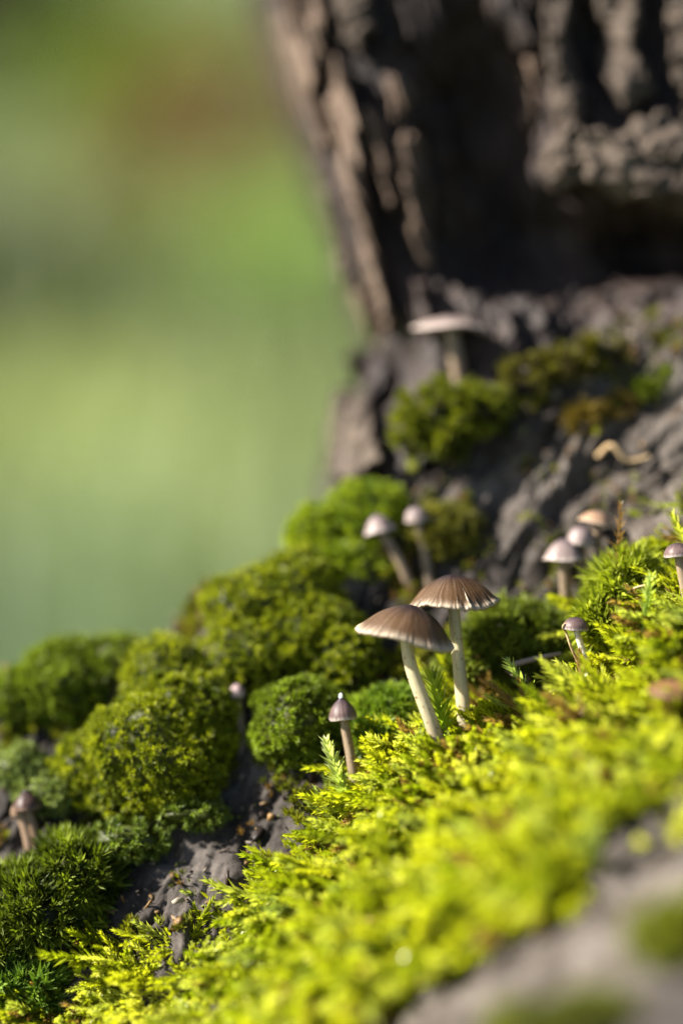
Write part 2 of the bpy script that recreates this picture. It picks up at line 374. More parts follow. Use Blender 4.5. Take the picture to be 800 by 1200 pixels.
def shrub(name, label, at, r, h, col, nleaf, ls, group=None, cat='shrub'):
    at = np.array(at, float); e = empty(name, at); tag(e, label, cat, group)
    st_v, st_f = [], []
    for k in range(7):
        a = rng.uniform(0, 6.28); tip = at+np.array([math.cos(a)*r*0.7, math.sin(a)*r*0.7, h*rng.uniform(0.6, 0.95)])
        for (s0, s1, w0, w1) in ((0, 0.5, 0.006, 0.004), (0.5, 1, 0.004, 0.002)):
            p0, p1 = at+(tip-at)*s0, at+(tip-at)*s1; b = len(st_v)*1
            for p, w in ((p0, w0), (p1, w1)):
                for j in range(4): st_v.append(p+w*np.array([math.cos(j*1.57), math.sin(j*1.57), 0]))
            for j in range(4): st_f.append((b+j, b+(j+1) % 4, b+4+(j+1) % 4, b+4+j))
    mesh('stem', np.array(st_v), np.array(st_f), M_strip, e, lens=False)
    d = unit(rng.normal(size=(nleaf, 3))); d[:, 2] = np.abs(d[:, 2])
    rad = rng.random(nleaf)**0.45*(0.8+0.45*fbm(d*2.2+at, 2))
    p = at+np.array([0, 0, h*0.12])+d*rad[:, None]*np.array([r, r, h*0.88])
    a = unit(rng.normal(size=(nleaf, 3))+d); b = unit(np.cross(a, rng.normal(size=(nleaf, 3)))); L = (ls*rng.uniform(0.6, 1.3, nleaf))[:, None]
    v = np.stack([p, p+a*L*0.5+b*L*0.28, p+a*L, p+a*L*0.5-b*L*0.28], 1); i = np.arange(nleaf)[:, None]*4
    c = np.repeat(np.clip(np.array(col)*(1+rng.normal(0, 0.22, (nleaf, 1))), 0.005, 1), 4, 0)
    mesh('foliage', v.reshape(-1, 3), i+np.array([0, 1, 2, 3]), M_leaf, e, col=c, lens=False)
def sh(name, label, px, py, r, h, col, n=500, ls=0.05, dz=0.0): 
    g = ground_at(px, py, dz); g[2] = max(dz-0.02, -0.02); shrub(name, label, g, r, h, col, n, ls)
sh('leafy_shrub', 'bright green blurred shrub above the brown bracken', 185, 150, 0.24, 0.24, (0.14, 0.20, 0.03), 700, 0.06)
sh('dead_bracken', 'clump of reddish brown dead bracken behind the trunk', 240, 250, 0.20, 0.24, (0.15, 0.085, 0.03), 420, 0.06)
sh('leafy_shrub', 'yellow green blurred shrub low beside the trunk edge', 360, 430, 0.20, 0.16, (0.17, 0.26, 0.05), 500, 0.05)
sh('leafy_shrub', 'dark olive shrub added as tree shade at the far top of the clearing', 10, 90, 0.36, 0.42, (0.030, 0.034, 0.010), 700, 0.08)  # added shrub, leaves coloured very dark to stand in for tree shade
sh('broadleaf_plant', 'pale yellow green broad leaved plant between grass and trunk edge', 330, 380, 0.13, 0.15, (0.30, 0.34, 0.09), 260, 0.05)
sh('broadleaf_plant', 'pale blue green plant low behind the left moss', 110, 690, 0.08, 0.07, (0.22, 0.32, 0.20), 240, 0.035)
sh('broadleaf_plant', 'light green plant amid grass below the dark shrub', 200, 590, 0.09, 0.08, (0.26, 0.34, 0.14), 240, 0.035)
sh('leafy_shrub', 'small dark green shrub left of the pale grass', -20, 430, 0.24, 0.18, (0.03, 0.045, 0.015), 450, 0.05)

# ------------------------------------------------------------------ moss
def leaf_shape(fold=0.12, quad=True):                       # along +X, width along Y, keel in Z; unit length
    return np.array([[0, 0, 0], [0.32, 0.5, fold], [0.40, 0, 0.0], [0.32, -0.5, fold], [1, 0, 0.10]])
LEAF_T = np.array([[0, 2, 1], [0, 3, 2], [1, 2, 4], [2, 3, 4]])
def frame_of(t, up=np.array([0, 0, 1.0])):
    t = unit(t); s = unit(np.cross(up, t)); n = np.cross(t, s); return t, s, n
LEAF_D, LEAF_DT = np.array([[0, 0, 0], [0.4, 0.5, 0.05], [1, 0, 0.1], [0.4, -0.5, 0.05]]), np.array([[0, 3, 1], [1, 3, 2]])
def axis_leaves(pts, n, length, width, a0, a1, r, spread=1.0, start=0.0, lo=False):
    """leaves spiralled round a polyline: returns verts, tris, height along the axis (0..1)"""
    V, F, T = [], [], []
    m = len(pts)
    for k in range(n):
        s = start+(1-start)*(k+0.5)/n; x = s*(m-1); i = min(int(x), m-2); f = x-i
        p = pts[i]*(1-f)+pts[i+1]*f; t, sd_, nn = frame_of(pts[i+1]-pts[i], np.array([0.11, 0.2, 1.0]))
        ph = k*2.39996+r.normal(0, 0.25); rad = math.cos(ph)*sd_+math.sin(ph)*nn*spread
        taper = 1.0-0.45*max(0, (s-0.75)/0.25)
        an = (a0+(a1-a0)*s)*r.uniform(0.75, 1.25)
        d = unit(math.cos(an)*t+math.sin(an)*unit(rad)); w = unit(np.cross(d, t)); nz = np.cross(d, w)
        if nz@t < 0: nz = -nz
        L = length*taper*r.uniform(0.8, 1.2); sh_ = LEAF_D if lo else leaf_shape()
        v = p+sh_[:, :1]*L*d+sh_[:, 1:2]*width*taper*w+sh_[:, 2:]*L*nz
        F.append((LEAF_DT if lo else LEAF_T)+len(sh_)*len(V)); V.append(v); T.append(np.full(len(sh_), s)*0.75+sh_[:, 0]*0.25)
    return np.concatenate(V), np.concatenate(F), np.concatenate(T)
def stem_tube(pts, r0, r1, sides=3):
    V = []; m = len(pts)
    for i, p in enumerate(pts):
        t, s, n = frame_of(pts[min(i+1, m-1)]-pts[max(i-1, 0)], np.array([0.1, 0.2, 1.0]))
        rr = r0+(r1-r0)*i/(m-1)
        for j in range(sides):
            a = 2*math.pi*j/sides; V.append(p+rr*(math.cos(a)*s+math.sin(a)*n))
    q = grid_faces(m, sides, True)
    return np.array(V), np.concatenate([q[:, [0, 1, 2]], q[:, [0, 2, 3]]])
def join(parts):
    V, F, T, o = [], [], [], 0
    for v, f, t in parts:
        V.append(v); F.append(f+o); T.append(t); o += len(v)
    return np.concatenate(V), np.concatenate(F), np.concatenate(T)
def curve(L, bend, yaw, k=9, p0=np.zeros(3), d0=0.0, base_yaw=0.0):
    s = np.linspace(0, 1, k); el = d0+bend*s; ya = base_yaw+yaw*s
    d = np.stack([np.cos(el)*np.cos(ya), np.cos(el)*np.sin(ya), np.sin(el)], -1)*L/(k-1)
    return p0+np.concatenate([np.zeros((1, 3)), np.cumsum(d[:-1], 0)])
def feather_shoot(seed, nl=66, branches=4, bl=20, leaf=0.165, lw=0.062):
    r = np.random.default_rng(seed); parts = []
    pts = curve(1.0, r.uniform(0.1, 0.7), r.uniform(-0.35, 0.35), 9, d0=-0.1)
    v, f = stem_tube(pts, 0.018, 0.008); parts.append((v, f, np.full(len(v), 0.15)))
    parts.append(axis_leaves(pts, nl, leaf, lw, 0.95, 0.45, r))
    for b in range(branches):
        s = 0.15+0.6*(b+r.uniform(0, 0.8))/max(branches, 1); i = int(s*8); sg = 1 if b % 2 else -1
        t = pts[i+1]-pts[i]; by = math.atan2(t[1], t[0])+sg*r.uniform(0.6, 0.95)
        q = curve(r.uniform(0.28, 0.46)*(1.15-0.5*s), r.uniform(0.1, 0.6), -sg*0.3, 5, pts[i], r.uniform(0.0, 0.3), by)
        v, f = stem_tube(q, 0.010, 0.005); parts.append((v, f, np.full(len(v), 0.2)))
        parts.append(axis_leaves(q, bl, leaf*0.62, lw*0.75, 0.9, 0.4, r))
    return join(parts)
def star_shoot(seed, nl=13, L=0.8, w=0.2, a=(1.15, 0.35), stem=0.5):
    r = np.random.default_rng(seed)
    pts = np.stack([np.zeros(4), np.zeros(4), np.linspace(0, stem, 4)], -1)+np.cumsum(r.normal(0, 0.03, (4, 3)), 0)
    return axis_leaves(pts, nl, L, w, a[0], a[1], r, start=0.2, lo=True)
def scatter(protos, pos, Rm, scale, c_base, c_tip, r, jit=0.12):
    """instances of the shoot shapes gathered into one mesh: pos (n,3), Rm (n,3,3) columns = shoot axes"""
    V, F, C, o = [], [], [], 0
    pick = r.integers(0, len(protos), len(pos))
    for k, (v, f, t) in enumerate(protos):
        ix = np.where(pick == k)[0]
        if not len(ix): continue
        w = np.einsum('nij,vj->nvi', Rm[ix], v)*scale[ix][:, None, None]+pos[ix][:, None, :]
        cc = c_base[ix][:, None, :]*(1-t[None, :, None])+c_tip[ix][:, None, :]*t[None, :, None]
        cc = cc*(1+jit*r.normal(size=(len(ix), len(v), 1)))
        V.append(w.reshape(-1, 3)); C.append(np.clip(cc, 0.002, 0.95).reshape(-1, 3))
        F.append((f[None]+o+(np.arange(len(ix))*len(v))[:, None, None]).reshape(-1, 3)); o += len(ix)*len(v)
    return np.concatenate(V), np.concatenate(F), np.concatenate(C)
def basis(t, n):                                            # x along t, z near n
    t = unit(t); s = unit(np.cross(n, t)); return np.stack([t, s, np.cross(t, s)], -1)
def moss_carpet(name, label, n, protos, yr, dens, sc, seed):
    r = np.random.default_rng(seed)
    nc_ = int((0.157*(yr[1]-yr[0]))/(0.0085**2)); ccx = r.uniform(-0.075, 0.082, nc_); ccy = r.uniform(yr[0], yr[1], nc_)
    ci = r.integers(0, nc_, n*7); free = r.random(n*7) < 0.15
    off = r.normal(0, 0.0023, (n*7, 2))
    x = np.where(free, r.uniform(-0.075, 0.082, n*7), ccx[ci]+off[:, 0]); y = np.where(free, r.uniform(yr[0], yr[1], n*7), ccy[ci]+off[:, 1])
    fan = np.where(free[:, None], 0, off/0.0023)
    big = 0.75+0.5*r.random(nc_)[ci]; tone = r.normal(0, 0.22, nc_)[ci]
    p = surf(x, y); px, py = pix(p)
    keep = (r.random(len(x)) < carpet_mask(p)*dens(px, py)) & (px > -60) & (px < 860) & (py < 1270)
    for hx, hy, ha, hb in ((686, 785, 34, 48), (416, 905, 26, 36)): keep &= ((px-hx)/ha)**2+((py-hy)/hb)**2 > 1
    fan, big, tone = fan[keep][:n], big[keep][:n], tone[keep][:n]
    p = p[keep][:n]; px, py = px[keep][:n], py[keep][:n]; n = len(p)
    nr = normals(p[:, 0], p[:, 1])
    flow = np.stack([-0.75+0*px, -0.25-0.3*sstep(700, 1150, py), -0.15+0*px], -1)
    clump = np.stack([fbm(p*260, 2), fbm(p*260+40, 2), 0*px], -1)*1.5
    t = flow+0.6*clump+r.normal(0, 0.25, (n, 3)); t[:, :2] += fan*0.55; t = t-nr*(t*nr).sum(-1, keepdims=True)
    lift = 0.42+0.9*fbm(p*170+11, 2)+r.normal(0, 0.25, n)
    t = unit(unit(t)+nr*np.clip(lift, 0.05, 1.6)[:, None])
    s = sc*r.uniform(0.75, 1.2, n)*big
    g = np.clip(0.5+0.7*fbm(p*150+5, 2)+tone+r.normal(0, 0.15, n), 0, 1)[:, None]
    tip = np.array([0.28, 0.33, 0.010])*(1-g)+np.array([0.55, 0.54, 0.026])*g
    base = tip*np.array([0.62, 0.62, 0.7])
    tip = tip*1.12+np.array([0.14, 0.13, 0.09])*(r.random((n, 1)) < 0.4)
    dead = r.random(n) < 0.06; old = r.random(n) < 0.15; base[old] *= 0.6; tip[old] *= np.array([0.62, 0.68, 0.9]); base[dead] = (0.16, 0.10, 0.03); tip[dead] = (0.30, 0.19, 0.06)
    pos = p-nr*0.0032
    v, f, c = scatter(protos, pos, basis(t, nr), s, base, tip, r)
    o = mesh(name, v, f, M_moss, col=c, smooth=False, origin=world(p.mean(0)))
    print(name, n, len(f)); return tag(o, label, 'moss', kind='stuff')
FEATHER = [feather_shoot(s) for s in range(10)]
FEATHER_LO = [feather_shoot(s+50, 34, 3, 8, 0.24, 0.10) for s in range(8)]
moss_carpet('feather_moss', 'bright yellow green feather moss under the two tall mushrooms', 2700, FEATHER, (0.388, 0.450), lambda px, py: 1.0, 0.0118, 21)
moss_carpet('feather_moss', 'blurred yellow green feather moss sloping down from the crest', 2400, FEATHER_LO, (0.300, 0.390), lambda px, py: 1.0, 0.0135, 22)

def shoot(name, label, px, py, dl, tip_px, tip_py, tip_dl, seed, cb, ct, wide=0.26, nl=46, cat='moss shoot', mat=None, bend=0.15, lw=0.10):
    a, b = P(px, py, dl), P(tip_px, tip_py, tip_dl); L = np.linalg.norm(b-a); r = np.random.default_rng(seed)
    pts = curve(1.0, bend, 0.1, 9, d0=-bend*0.5); v1, f1 = stem_tube(pts, 0.03, 0.012)
    v, f, t = join([(v1, f1, np.full(len(v1), 0.1)), axis_leaves(pts, nl, wide, lw, 1.0, 0.5, r)])
    R = basis(unit(b-a)[None], np.array([[0.2, -1.0, 0.3]]))
    v, f, c = scatter([(v, f, t)], a[None], R, np.array([L]), np.array([cb]), np.array([ct]), r)
    return tag(mesh(name, v, f, mat or M_moss, col=c, smooth=False, origin=world(a)), label, cat)
shoot('moss_shoot', 'single upright pale tipped moss shoot before the round moss cushion', 404, 935, 0, 385, 868, 0, 1, (0.26, 0.34, 0.03), (0.66, 0.68, 0.36), 0.30, 60, lw=0.12)
shoot('moss_shoot', 'pale feathery moss shoot leaning beside the dark bark chip', 636, 838, 1, 598, 775, 1, 2, (0.20, 0.30, 0.03), (0.45, 0.52, 0.16))
shoot('moss_shoot', 'upright green moss shoot right behind the tall straight stem', 522, 862, -1, 509, 790, -1, 3, (0.26, 0.36, 0.02), (0.46, 0.52, 0.06), 0.36, 56, lw=0.12)
shoot('moss_shoot', 'thin brown dry moss shoot standing above the green tuft', 722, 660, 8, 730, 592, 8, 4, (0.20, 0.11, 0.03), (0.34, 0.20, 0.06), 0.24, 22, lw=0.05)
shoot('moss_shoot', 'plump pale green moss bud leaning on the dark capped mushroom', 752, 740, -6, 764, 676, -6, 5, (0.25, 0.36, 0.03), (0.50, 0.56, 0.16), 0.28, 40)

# cushions: a soft lump covered in little star shoots, one object each
STAR = [star_shoot(s) for s in range(9)]
STAR_L = [star_shoot(s+30, 12, 1.15, 0.20, (1.0, 0.25), 0.7) for s in range(8)]
def cushion(label, lobes, n, ss, c0, c1, seed, protos=None, gap=0.0, name='moss_cushion', rag=0.30):
    """lobes: (px, py, mm behind focus, radius x px, radius y px)"""
    r = np.random.default_rng(seed); V, F, C, off = [], [], [], 0; A = []
    u = np.linspace(0, 2*math.pi, 28, endpoint=False); w = np.linspace(0.02, math.pi-0.02, 18)
    WW, UU = np.meshgrid(w, u, indexing='ij')
    lob = []
    for (px, py, dl, rx, ry) in lobes:
        c = P(px, py, dl); k = PX*(1+dl*1e-3/FOCUS); rad = np.array([rx*k, (rx+ry)*0.5*k*0.8, ry*k]); lob.append((c, rad))
    wt = np.array([q[1].prod()**(2/3) for q in lob]); wt /= wt.sum()
    def radial(d, c): return 1+rag*fbm(d*1.7+c*300+seed, 2)+rag*0.5*fbm(d*4.5+c*300+seed, 2)
    pos, nor = [], []
    for (c, rad), m in zip(lob, wt):
        d = np.stack([np.sin(WW)*np.cos(UU), np.sin(WW)*np.sin(UU), np.cos(WW)], -1)
        v = c+d*rad*0.80*radial(d, c)[..., None]
        V.append(v.reshape(-1, 3)); F.append(grid_faces(18, 28, True)+off); off += v.size//3
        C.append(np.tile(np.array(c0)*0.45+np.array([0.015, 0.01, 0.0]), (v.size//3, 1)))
        k = int(n*m*1.3)*2; dd = unit(r.normal(size=(k, 3))); dd = dd[(dd[:, 1] < 0.75)]
        pp = c+dd*rad*(0.92*radial(dd, c))[:, None]; ns = unit(dd/rad)
        ins = np.zeros(len(pp), bool)
        for (c2, r2) in lob:
            if c2 is not c: ins |= (((pp-c2)/(r2*0.85))**2).sum(-1) < 0.8
        keep = ~ins
        if gap: keep &= fbm(pp*330+seed, 2) > -0.35+gap
        pos.append(pp[keep][:int(n*m*1.3)]); nor.append(ns[keep][:int(n*m*1.3)])
    pos, nor = np.concatenate(pos), np.concatenate(nor); m = len(pos)
    upv = np.array([0, -0.15, 1.0]); t = unit(nor+0.35*upv+r.normal(0, 0.25, (m, 3)))
    R = basis(t, unit(r.normal(size=(m, 3))+0.01)); R = np.stack([R[:, :, 1], R[:, :, 2], R[:, :, 0]], -1)   # shoot stands along +Z
    g = np.clip(0.45+0.9*fbm(pos*300+seed, 2)+r.normal(0, 0.22, m), 0, 1)[:, None]
    tip = np.array(c0)*(1-g)+np.array(c1)*g
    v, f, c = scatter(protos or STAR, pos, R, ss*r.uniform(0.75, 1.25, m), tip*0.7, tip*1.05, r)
    V = np.concatenate(V); C = np.concatenate(C)
    F = np.concatenate(F); F = np.concatenate([F[:, [0, 1, 2]], F[:, [0, 2, 3]]])
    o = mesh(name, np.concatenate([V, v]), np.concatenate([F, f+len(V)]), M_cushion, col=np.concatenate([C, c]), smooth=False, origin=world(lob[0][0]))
    print('cushion', m, len(f)); return tag(o, label, 'moss', 'moss cushions on the root')
G0, G1 = (0.085, 0.115, 0.005), (0.36, 0.38, 0.011)
cushion('largest round moss cushion above the bare grey bark', [(185,890,16,88,82),(195,800,22,50,55),(110,905,19,50,48),(215,850,17,62,62)], 3300, 0.0013, G0, G1, 1)
cushion('small tight round moss cushion behind the upright moss shoot', [(348,852,13,54,56),(388,838,18,32,36)], 1300, 0.0012, G0, (0.25, 0.33, 0.02), 2)
cushion('low broad moss cushion at the left end of the mound', [(70,810,28,60,40),(20,830,28,46,40),(140,772,30,46,26),(80,775,31,46,26)], 1900, 0.0013, G0, (0.24, 0.31, 0.02), 3)
cushion('large lumpy moss cushion on the mound beneath the trunk', [(300,715,26,62,48),(350,690,27,52,45),(360,745,23,66,48),(290,770,21,52,42),(400,770,20,50,40)], 2600, 0.0013, G0, G1, 4)
cushion('bright moss tuft at the foot of the trunk behind two leaning mushrooms', [(432,605,33,46,40),(372,628,33,34,36),(400,665,30,50,30)], 1500, 0.0013, (0.11, 0.17, 0.006), (0.34, 0.40, 0.012), 5)
cushion('dark ragged moss tuft below the flat capped mushroom', [(515,492,33,36,38),(560,480,32,30,20),(488,500,33,20,34)], 700, 0.0015, (0.028, 0.034, 0.006), (0.25, 0.27, 0.014), 6, STAR_L, 0.25, rag=0.55)
cushion('dark green starry moss clump below the leaning dark mushroom', [(40,1070,8,70,48),(85,1030,9,48,38),(0,1110,7,46,40)], 900, 0.0024, (0.035, 0.052, 0.006), (0.20, 0.25, 0.018), 7, STAR_L)
cushion('loose olive moss clump behind the tall straight mushroom', [(600,755,17,46,44),(632,745,17,26,24),(560,775,16,36,32)], 900, 0.0018, (0.08, 0.11, 0.012), (0.24, 0.28, 0.03), 8, STAR_L, 0.08)
cushion('thin brownish moss tuft on top of the grey root', [(622,438,33,28,12),(662,428,33,30,10),(705,412,34,30,10)], 420, 0.0015, (0.05, 0.04, 0.01), (0.22, 0.20, 0.02), 9, STAR_L, 0.3, rag=0.5)
cushion('small rusty moss tuft on the steep root face', [(690,492,32,20,12),(722,478,32,16,9)], 200, 0.0016, (0.07, 0.045, 0.012), (0.24, 0.17, 0.03), 10, STAR_L, 0.3, rag=0.5)
cushion('small green moss tuft on the root beside the trunk', [(782,445,33,16,8),(760,460,33,14,7)], 160, 0.0014, (0.07, 0.09, 0.01), (0.22, 0.27, 0.02), 11, STAR_L)
cushion('moss tuft with brown tips beside two leaning mushrooms', [(520,625,29,36,28)], 300, 0.0015, (0.09, 0.09, 0.015), (0.24, 0.22, 0.03), 12, STAR_L, 0.12)
cushion('low green moss patch between the round cushion and curved stem', [(462,838,12,40,24),(446,862,9,30,18)], 600, 0.0015, (0.10, 0.17, 0.012), (0.28, 0.36, 0.03), 13, STAR_L)
cushion('green moss tuft under the thin brown dry shoot', [(732,686,9,20,20),(712,728,8,22,16)], 230, 0.0030, (0.13, 0.17, 0.012), (0.38, 0.42, 0.03), 14, STAR_L, 0.08, rag=0.4)
cushion('pale crusty moss patch left of the largest cushion', [(20,900,20,34,26),(60,930,17,40,22)], 420, 0.0012, (0.13, 0.17, 0.04), (0.30, 0.36, 0.10), 15, None, 0.05)
cushion('thin moss fringe under the largest round cushion', [(150,985,9,46,20),(225,955,9,40,14)], 260, 0.0013, (0.08, 0.12, 0.015), (0.22, 0.28, 0.04), 16, None, 0.15)
cushion('sparse moss tuft beside the tiny brown button mushroom', [(10,1170,3,30,30),(40,1165,2,26,20)], 160, 0.0026, (0.07, 0.13, 0.012), (0.22, 0.33, 0.04), 17, STAR_L)
cushion('blurred green moss lump on the near bark', [(808,1085,-82,36,20),(770,1098,-80,26,14)], 260, 0.0018, (0.13, 0.15, 0.012), (0.34, 0.36, 0.03), 18, STAR_L)

def creeping(n, seed=77):
    r = np.random.default_rng(seed); x = r.uniform(-0.07, 0.075, n*8); y = r.uniform(0.405, 0.458, n*8)
    p = surf(x, y); px, py = pix(p)
    m = sstep(0.02, 0.30, fbm(np.stack([x*120, y*120, p[:, 2]*120], -1)+3, 3))
    left = sstep(620, 380, px+0.35*(py-700))
    gully = sstep(0, 30, poly_sd(px, py, [(120,1010),(230,930),(275,890),(300,890),(330,910),(380,900),(300,1000),(140,1090)]))
    k = (r.random(len(x)) < m*(0.22+0.78*left)*(1-gully)) & (carpet_mask(p) < 0.5); p = p[k][:n]; n = len(p); nr = normals(p[:, 0], p[:, 1])
    t = unit(nr+np.array([-0.2, -0.3, 0.5])+r.normal(0, 0.3, (n, 3))); R = basis(t, unit(r.normal(size=(n, 3))+0.01)); R = np.stack([R[:, :, 1], R[:, :, 2], R[:, :, 0]], -1)
    g = np.clip(0.4+0.9*fbm(p*200+8, 2)+r.normal(0, 0.25, n), 0, 1)[:, None]
    tip = np.array([0.06, 0.07, 0.006])*(1-g)+np.array([0.26, 0.26, 0.015])*g
    br = r.random(n) < 0.12; tip[br] = np.array([0.16, 0.09, 0.025])
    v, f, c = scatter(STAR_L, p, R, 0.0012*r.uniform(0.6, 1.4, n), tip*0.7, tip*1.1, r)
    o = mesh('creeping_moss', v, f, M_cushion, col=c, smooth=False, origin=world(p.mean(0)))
    tag(o, 'thin olive moss creeping over the bark between the cushions', 'moss', kind='stuff')
creeping(5000)

cushion('blurred olive moss lump low on the near bark', [(700,1200,-84,60,20),(620,1205,-78,40,16)], 300, 0.0018, (0.09, 0.10, 0.012), (0.24, 0.26, 0.03), 19, STAR_L, 0.1)

# ------------------------------------------------------------------ mushrooms
def cap_mat(name, mid, rim, centre, r_in=0.35):
    m, nt, out = new_mat(name); L = nt.links.new
    at = N(nt, 'ShaderNodeVertexColor', layer_name='tint'); tc = N(nt, 'ShaderNodeTexCoord')
    n = N(nt, 'ShaderNodeTexNoise', Scale=1400.0, Detail=4.0, Roughness=0.65); L(tc.outputs['Object'], n.inputs['Vector'])
    mul = N(nt, 'ShaderNodeMix', data_type='RGBA', blend_type='OVERLAY'); mul.inputs['Factor'].default_value = 0.35
    L(at.outputs['Color'], mul.inputs[6]); L(n.outputs['Color'], mul.inputs[7])
    gs = N(nt, 'ShaderNodeRGBToBW'); L(n.outputs['Color'], gs.inputs[0]); L(gs.outputs[0], mul.inputs[7])
    b = N(nt, 'ShaderNodeBsdfPrincipled', Roughness=0.44); b.inputs['Specular IOR Level'].default_value = 0.3
    b.inputs['Sheen Weight'].default_value = 0.0
    L(mul.outputs[2], b.inputs['Base Color'])
    bp = N(nt, 'ShaderNodeBump', Strength=0.35, Distance=0.0003); L(n.outputs['Fac'], bp.inputs['Height']); L(bp.outputs[0], b.inputs['Normal'])
    t = N(nt, 'ShaderNodeBsdfTranslucent'); L(mul.outputs[2], t.inputs['Color'])
    mx = N(nt, 'ShaderNodeMixShader'); mx.inputs[0].default_value = 0.30
    L(b.outputs[0], mx.inputs[1]); L(t.outputs[0], mx.inputs[2]); L(mx.outputs[0], out.inputs['Surface']); return m
M_cap = cap_mat('mushroom_cap', 0, 0, 0)
def stem_mat():
    m, nt, out = new_mat('mushroom_stem'); L = nt.links.new
    at = N(nt, 'ShaderNodeVertexColor', layer_name='tint'); tc = N(nt, 'ShaderNodeTexCoord')
    n = N(nt, 'ShaderNodeTexNoise', Scale=900.0, Detail=3.0); L(tc.outputs['Object'], n.inputs['Vector'])
    b = N(nt, 'ShaderNodeBsdfPrincipled', Roughness=0.38); b.inputs['Specular IOR Level'].default_value = 0.45
    L(at.outputs['Color'], b.inputs['Base Color'])
    sp2 = N(nt, 'ShaderNodeTexNoise', Scale=1500.0, Detail=1.0); L(tc.outputs['Object'], sp2.inputs['Vector'])
    rr_ = ramp(nt, sp2.outputs['Fac'], [(0.0, (1, 1, 1)), (0.67, (1, 1, 1)), (0.72, (0.35, 0.22, 0.14))])
    mm = N(nt, 'ShaderNodeMix', data_type='RGBA', blend_type='MULTIPLY'); mm.inputs['Factor'].default_value = 1.0; L(at.outputs['Color'], mm.inputs[6]); L(rr_, mm.inputs[7]); L(mm.outputs[2], b.inputs['Base Color'])
    b.inputs['Subsurface Weight'].default_value = 0.5; b.inputs['Subsurface Radius'].default_value = (1.0, 0.75, 0.45); b.inputs['Subsurface Scale'].default_value = 0.0012
    bp = N(nt, 'ShaderNodeBump', Strength=0.2, Distance=0.0002); L(n.outputs['Fac'], bp.inputs['Height']); L(bp.outputs[0], b.inputs['Normal'])
    t = N(nt, 'ShaderNodeBsdfTranslucent'); L(at.outputs['Color'], t.inputs['Color'])
    mx = N(nt, 'ShaderNodeMixShader'); mx.inputs[0].default_value = 0.3
    L(b.outputs[0], mx.inputs[1]); L(t.outputs[0], mx.inputs[2]); L(mx.outputs[0], out.inputs['Surface']); return m
M_stem = stem_mat()
def bez(p, n=28):
    p = np.array(p, float); t = np.linspace(0, 1, n)[:, None]
    return (1-t)**3*p[0]+3*(1-t)**2*t*p[1]+3*(1-t)*t*t*p[2]+t**3*p[3]
